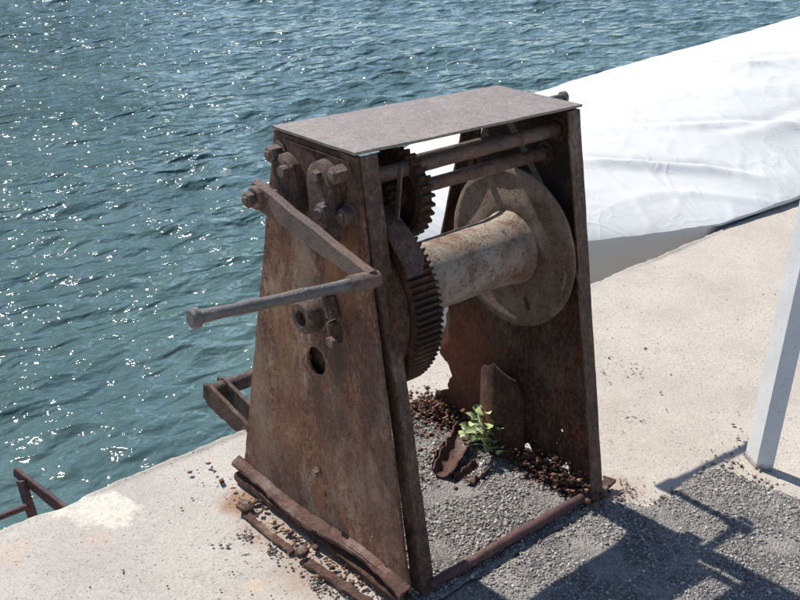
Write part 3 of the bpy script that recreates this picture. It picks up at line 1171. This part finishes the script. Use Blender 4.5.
# curled scrap sheet inside the frame
def curled(name, p0, p1, rad, a0, a1, label, seed, thick=.004, taper=1.0):
    p0, p1 = Vector(p0), Vector(p1)
    t = (p1 - p0).normalized()
    s = Vector((t.y, -t.x, 0)).normalized()
    up = s.cross(t).normalized()
    if up.z < 0:
        up = -up
    bm = bmesh.new()
    nu, nv = 24, 12
    G = [[], []]
    for i in range(nu + 1):
        u = i / nu
        c = p0.lerp(p1, u)
        r = rad * (1 - (1 - taper) * u) * (1 + .25 * nz((u * 5, seed, 0)))
        e0 = a0 + .35 * nz((u * 9, seed, 1))
        e1 = a1 + .35 * nz((u * 9, seed, 2))
        for sd_, off in ((0, 0), (1, thick)):
            G[sd_].append([bm.verts.new(c + s * math.cos(e0 + (e1 - e0) * j / nv) * (r - off) + up * (math.sin(e0 + (e1 - e0) * j / nv) * (r - off) + rad)) for j in range(nv + 1)])
    for i in range(nu):
        for j in range(nv):
            bm.faces.new([G[0][i][j], G[0][i][j + 1], G[0][i + 1][j + 1], G[0][i + 1][j]])
            bm.faces.new([G[1][i][j + 1], G[1][i][j], G[1][i + 1][j], G[1][i + 1][j + 1]])
        for j in (0, nv):
            bm.faces.new([G[0][i][j], G[1][i][j], G[1][i + 1][j], G[0][i + 1][j]])
    for i in (0, nu):
        for j in range(nv):
            bm.faces.new([G[0][i][j], G[1][i][j], G[1][i][j + 1], G[0][i][j + 1]])
    wobble(bm, .004, 40, seed)
    return from_bm(name, bm, 'foot', None, 40, label=label, category='scrap metal', group='rusty scraps on the gravel')


curled('curled_scrap', (.590, .430, .020), (.385, .325, .002), .040, R(195), R(345), 'curled rusty sheet scrap lying on the gravel in front of the green weed', 3, taper=.7)
curled('curled_scrap', (.50, .445, .016), (.39, .39, .002), .020, R(150), R(300), 'narrow folded rust scrap lying behind the curled sheet near the winch gear', 5)
curled('curled_scrap', (.500, .285, .004), (.410, .270, .002), .030, R(190), R(350), 'small dished flake of rusty scrap on gravel, at the tip of the curled sheet', 8)

# loose stones
g = random.Random(3)
spots = []
while len(spots) < 12000:
    x, y = g.uniform(.02, .64), g.uniform(-.02, .69)
    e = min(x - .02, .64 - x, y + .02, .68 - y)
    z = .0055 + .012 * max(0, min(1, e / .1)) * (.7 + nz((x, y, 0), 6))
    if nz((x, y, 5), 9) * 1.3 + g.uniform(-.45, .45) > -.12:
        spots.append((x, y, z + .0006, .0028 + .0050 * g.random() ** 3))
while len(spots) < 34000:
    x, y = g.uniform(-.35, 1.02), g.uniform(-1.0, .0)
    if y > -.03 or (y > -.12 and (x < .0 or x > .69)):
        continue
    if x > 1.0 and y > -.36:
        continue
    if x < -.02 and y > -.22 - (.02 + x * -1) * 1.2:
        continue
    if nz((x, y, 2), 8) * 1.2 + g.uniform(-.55, .55) < -.12:
        continue
    if 1:
        z = .0045 + .003 * nz((x, y, 0), 9)
    spots.append((x, y, z + .0006, .0026 + .0046 * g.random() ** 3))
pebbles('gravel', spots, 'gravel', kind='stuff', label='loose pale and grey gravel on the worn asphalt inside and before the winch', category='gravel')
# sparse grit on the concrete
spots = []
for cx, cy, sx, sy, n in ((-.13, .47, .012, .012, 28), (-.12, .37, .012, .025, 30), (-.112, .20, .012, .05, 70), (.72, -.03, .03, .03, 60), (1.28, .42, .1, .08, 22), (-.2, .4, .12, .2, 26), (1.12, -.1, .05, .05, 30), (.8, -.12, .15, .012, 220), (1.01, -.22, .02, .07, 120)):
    for _ in range(n):
        x, y = g.gauss(cx, sx), g.gauss(cy, sy)
        if -.03 < x < .03 and y > 0:
            continue
        spots.append((x, y, .001, .0022 + .005 * g.random() ** 2))
for _ in range(150):
    x, y = g.uniform(-.9, 2.2), g.uniform(-.12, .88)
    if 0 < x < .66 and y < .7:
        continue
    spots.append((x, y, .0, g.uniform(.0012, .0038)))
pebbles('grit', spots, 'browngravel', kind='stuff', label='scattered dark grit and pebbles on the pale concrete', category='grit')
# rust crumbs
spots = []
for cx, cy, sx, sy, sz, n in ((.60, .56, .025, .06, .022, 1100), (.58, .62, .05, .03, .010, 700), (.55, .52, .05, .05, .004, 350), (.60, .14, .018, .06, .030, 1300), (.605, .35, .014, .10, .014, 700), (.60, .04, .02, .03, .012, 220), (.50, .40, .06, .05, .003, 120), (.30, .1, .2, .1, .001, 40), (-.045, .35, .012, .2, .003, 150), (-.085, .3, .02, .18, .002, 60), (.66, .02, .02, .03, .004, 60)):
    for _ in range(n):
        x, y = g.gauss(cx, sx), g.gauss(cy, sy)
        spots.append((x, y, .012 * (1 if 0 < x < .64 else .25) + abs(g.gauss(0, sz)), g.uniform(.002, .006) + .010 * g.random() ** 5))
pebbles('rust_crumbs', spots, 'flakes', .30, kind='stuff', label='heaps of crumbled orange brown rust flakes around the feet of the winch', category='rust flakes')


# ------------------------------------------------------------------ weed
weed = thing('weed', 'small pale green weed growing in the gravel inside the winch frame', 'plant')
WX, WY = .588, .345
lg = random.Random(11)
me_leaf = None
bm = bmesh.new()
tips = []
for i in range(80):
    a = lg.uniform(0, 6.28)
    rad = lg.uniform(.006, .066)
    h = lg.uniform(.02, .13) * (1 - rad * 5)
    tips.append((WX - .012 + rad * math.cos(a), WY + rad * math.sin(a), .015 + h, a))
for (x, y, z, a) in tips:
    mid_ = ((x + WX) / 2 + .003, (y + WY) / 2, z * .6 + .01)
    tube(bm, [(WX, WY, .006), mid_, (x, y, z)], [.0014, .0011, .0008], 5)
from_bm('stem', bm, 'leaf', weed, 40)


def leaf_mesh():
    bm = bmesh.new()
    rows = []
    n = 9
    for i in range(n + 1):
        u = i / n
        wd = .42 * math.sin(math.pi * min(1, u ** .8)) ** .65 * (1 + .12 * math.sin(i * 2.6)) if 0 < i < n else .02
        rows.append([bm.verts.new((u, s * wd, .10 * math.sin(u * 3) + .28 * abs(s) ** 1.5 * wd)) for s in (-1, -.5, 0, .5, 1)])
    for A, B in zip(rows, rows[1:]):
        for j in range(4):
            bm.faces.new([A[j], A[j + 1], B[j + 1], B[j]])
    bmesh.ops.recalc_face_normals(bm, faces=bm.faces)
    me = bpy.data.meshes.new('leaf')
    bm.to_mesh(me)
    bm.free()
    me.polygons.foreach_set('use_smooth', [True] * len(me.polygons))
    me.materials.append(M['leaf'])
    return me


lm = leaf_mesh()
for (x, y, z, a) in tips:
    o = bpy.data.objects.new('leaf', lm)
    COL.objects.link(o)
    o.parent = weed
    s = lg.uniform(.020, .034)
    o.location = (x, y, z)
    o.scale = (s, s, s)
    o.rotation_euler = (lg.uniform(-.5, .5), lg.uniform(-.8, .05), a + lg.uniform(-.5, .5))

# ------------------------------------------------------------------ white angle-iron post on the right
a0, b0 = Vector((1.097, -.135, 0)), Vector((1.066, -.188, 0))
d2 = (b0 - a0).normalized()
perp = Vector((-d2.y, d2.x, 0))
if perp.x < 0:
    perp = -perp
c0 = b0 + (perp * .93 + d2 * .37) * .044
th = .006
lean = Vector((.03, -.045, 1.0))
inn = (perp * th, -d2 * th)
prof = [a0, b0, c0, c0 + inn[1], b0 + inn[0] + inn[1], a0 + inn[0]]
bm = bmesh.new()
rows = []
for i in range(25):
    z = -.01 + 1.15 * i / 24
    rows.append([bm.verts.new(p + lean * z) for p in prof])
for A, B in zip(rows, rows[1:]):
    for j in range(6):
        bm.faces.new([A[j], A[(j + 1) % 6], B[(j + 1) % 6], B[j]])
bm.faces.new(rows[0][::-1])
bm.faces.new(rows[-1])
bmesh.ops.bevel(bm, geom=[e for e in bm.edges if len(e.link_faces) == 2 and e.calc_face_angle() > .8], offset=.001, segments=2, affect='EDGES')
from_bm('post', bm, 'post', None, 40, label='white painted angle iron post standing on the concrete at the right', category='post')

# ------------------------------------------------------------------ rusty fixtures on the quay edge
fair = thing('fairlead_roller', 'rusty roller held by flat iron arms over the quay edge behind the winch', 'roller')


def arm(x, parent, mat='leg', y0=.845, y1=1.125, z0=-.024, z1=.030, seed=0, w_=.074, th_=.013):
    bm = bmesh.new()
    bar_between(bm, (x, y0, z0), (x, y1, z1), w_, th_, (1, 0, 0), .012, .0022, seed, wfun=lambda u: .8 + .3 * u if u < .93 else .75)
    return from_bm('arm', bm, mat, parent, 32)


for i, x in enumerate((.150, .205, .98)):
    arm(x, fair, 'red' if i == 0 else 'leg', seed=i + 1, y1=1.125 if i != 1 else 1.135)
hexbolt('bolt', (.144, .90, -.016), -1, .014, .010, fair, mat='red')
bm = bmesh.new()
fine_tube(bm, (.158, 1.10, .030), (.972, 1.10, .030), .026, 22, .02, .0015, 4)
from_bm('roller', bm, 'leg', fair, 40)
bm = bmesh.new()
fine_tube(bm, (.20, .985, -.035), (.975, .985, -.035), .011, 14, .03, .001, 4)
from_bm('cross_bar', bm, 'iron', fair, 40)

br = thing('edge_bracket', 'maroon rusty bracket of flat bars sticking out over the water at far left', 'bracket')
bm = bmesh.new()
bar_between(bm, (-.395, .905, -.055), (-.452, 1.11, .006), .040, .012, (1, .2, 0), .012, .0016, 2, wfun=lambda u: 1.0 - .25 * u)
from_bm('arm', bm, 'maroon', br, 32)
bm = bmesh.new()
bar_between(bm, (-.452, 1.075, -.005), (-.445, .99, -.26), .034, .016, (1, .2, 0), .015, .0012, 5)
from_bm('strut', bm, 'maroon', br, 32)
bm = bmesh.new()
fine_tube(bm, (-.450, 1.045, -.070), (-.95, 1.06, -.075), .009, 14, .03, .001, 4)
from_bm('cross_bar', bm, 'maroon', br, 40)


# ------------------------------------------------------------------ white tarpaulin over a moored boat
def build_tarp():
    nx, nv = 760, 230
    X0, X1 = 1.18, 9.2
    t = np.linspace(0, 1, nx)
    xs = X0 + (X1 - X0) * (t ** 1.25)
    V = np.linspace(0, 1, nv)
    # near gunwale, ridge and far gunwale as functions of x
    near = np.interp(xs, [1.18, 1.35, 1.55, 1.85, 2.2, 2.6, 3.1, 3.8, 5, 9.2], [2.08, 1.90, 1.76, 1.52, 1.22, .955, .915, .93, .96, 1.04])
    far = np.interp(xs, [1.18, 1.35, 1.7, 2.2, 3.2, 4.5, 9.2], [2.14, 2.32, 2.50, 2.75, 3.05, 3.2, 3.45])
    rz = np.interp(xs, [1.18, 1.6, 2.2, 3.2, 4.2, 5.2, 9.2], [.0, .07, .14, .22, .275, .32, .47])
    gz = np.interp(xs, [1.18, 2.0, 2.6, 3.4, 5, 9.2], [-.08, -.055, .02, .03, .04, .08])
    Xg = np.repeat(xs[:, None], nv, 1)
    Yg = np.zeros((nx, nv))
    Zg = np.zeros((nx, nv))
    for j, v in enumerate(V):
        if v < .2:      # skirt hanging on the quay side
            q = v / .2
            out = np.maximum(near + .015 * (1 - q), np.where(q < .93, edge_y(xs) + .035, near))
            lip = np.clip((1 - q) / .08, 0, 1)
            Yg[:, j] = near + (out - near) * lip
            low = np.where(near < edge_y(xs) + .02, .012, gz - .01)
            Zg[:, j] = np.where(q > .92, gz + (low - gz) * lip, low + (WATER_Z + .06 - low) * (.92 - q) / .92)
        elif v > .88:
            q = (v - .88) / .12
            Yg[:, j] = far + .02 * q
            Zg[:, j] = gz * (1 - q) + (WATER_Z + .06) * q
        else:
            q = (v - .2) / .68
            Yg[:, j] = near + (far - near) * q
            s = np.sin(np.pi * q) ** .85 if 0 < q < 1 else 0
            Zg[:, j] = gz + (rz - gz) * s
    top = ((V > .2) & (V < .88))[None, :]
    q = np.clip((V - .2) / .68, 0, 1)[None, :]
    # broad sags, creases, stretched folds
    Zg += top * (vnoise(Xg, Yg, .8, 31) * .012 + vnoise(Xg * .6 + Yg * .8, Yg * .6 - Xg * .8, 2.7, 32) * .005) * np.sin(np.pi * q) ** .5
    rid = 1 - np.abs(vnoise(Xg * .75 - Yg * .65, (Yg * .75 + Xg * .65) * 2.2, 1.5, 33))
    Zg += top * .006 * np.maximum(0, rid - .72) / .28
    rid2 = 1 - np.abs(vnoise(Xg * .3 + Yg * .95, (Yg * .3 - Xg * .95) * 2.8, 2.3, 35))
    Zg += top * .003 * np.maximum(0, rid2 - .75) / .25
    for sc_, am, sd_, ca_, sa_ in ((3.6, .0028, 51, .85, .52), (5.5, .0014, 52, -.3, .95)):
        rr_ = 1 - np.abs(vnoise(Xg * ca_ + Yg * sa_, (Yg * ca_ - Xg * sa_) * 2.6, sc_, sd_))
        Zg += top * am * np.maximum(0, rr_ - .6) / .4
    # one long deep fold that runs down to the quay, and a second one above it
    for (x0, y0, x1, y1, dep, wd) in ((2.45, 1.85, 3.02, 1.10, .055, .045), (2.95, 1.95, 3.75, 1.25, .035, .05), (3.2, 1.5, 4.6, 1.15, .04, .07), (2.0, 2.2, 2.3, 1.5, .02, .05), (4.0, 2.3, 5.4, 1.5, .04, .09), (3.5, 2.7, 4.6, 1.9, .03, .07)):
        L = math.hypot(x1 - x0, y1 - y0)
        ux, uy = (x1 - x0) / L, (y1 - y0) / L
        al = (Xg - x0) * ux + (Yg - y0) * uy
        ac = -(Xg - x0) * uy + (Yg - y0) * ux + .05 * np.sin(al * 5)
        k = np.clip(np.minimum(al, L - al + .1) / (.3 * L), 0, 1)
        Zg += top * k * dep * .45 * (np.exp(-(ac / wd) ** 2) - .7 * np.exp(-((ac - wd * 1.2) / (wd * .8)) ** 2))
    sk = (V <= .2)[None, :]
    fold = np.sin(Xg * 21 + 2 * np.sin(Xg * 5)) * .004 + np.sin(Xg * 47 + 1) * .004 + vnoise(Xg, Zg, 5, 41) * .02
    Yg += sk * fold * np.clip((.2 - V) / .08, 0, 1)[None, :]
    Zg += (V < .01)[None, :] * vnoise(Xg, Xg * 0, 3, 42) * .03
    Vt = np.stack([Xg, Yg, Zg], -1).reshape(-1, 3)
    i = np.arange(nx - 1)[:, None] * nv + np.arange(nv - 1)[None]
    F = np.stack([i, i + nv, i + nv + 1, i + 1], -1).reshape(-1, 4)
    me = bpy.data.meshes.new('boat_tarpaulin')
    me.from_pydata(Vt.tolist(), [], F.tolist())
    bm = bmesh.new()
    bm.from_mesh(me)
    # close the bow end
    first = sorted([v for v in bm.verts if v.index < nv], key=lambda v: v.index)
    for a in range(nv // 2):
        b = nv - 1 - a
        if b - a > 1:
            try:
                bm.faces.new([first[a], first[a + 1], first[b - 1], first[b]] if b - 1 != a + 1 else [first[a], first[a + 1], first[b]])
            except ValueError:
                pass
    bmesh.ops.recalc_face_normals(bm, faces=bm.faces)
    bm.to_mesh(me)
    bm.free()
    o = link('boat_tarpaulin', me, 'tarp', None, 24, label='large creased white tarpaulin draped over a moored boat beside the quay', category='tarpaulin')
    md = o.modifiers.new('thickness', 'SOLIDIFY')
    md.thickness = .004
    md.offset = -1


build_tarp()


# each Empty stands at the foot of its thing; the parts stay where they were built
def seat(root, p):
    for ch in root.children:
        ch.matrix_parent_inverse = Matrix.Translation(-Vector(p)) @ ch.matrix_parent_inverse
    root.location = p


bpy.context.view_layer.update()
seat(winch, (.31, .33, 0))
seat(weed, (WX, WY, .012))
seat(fair, (.55, .90, -.02))
seat(br, (-.42, .92, -.03))
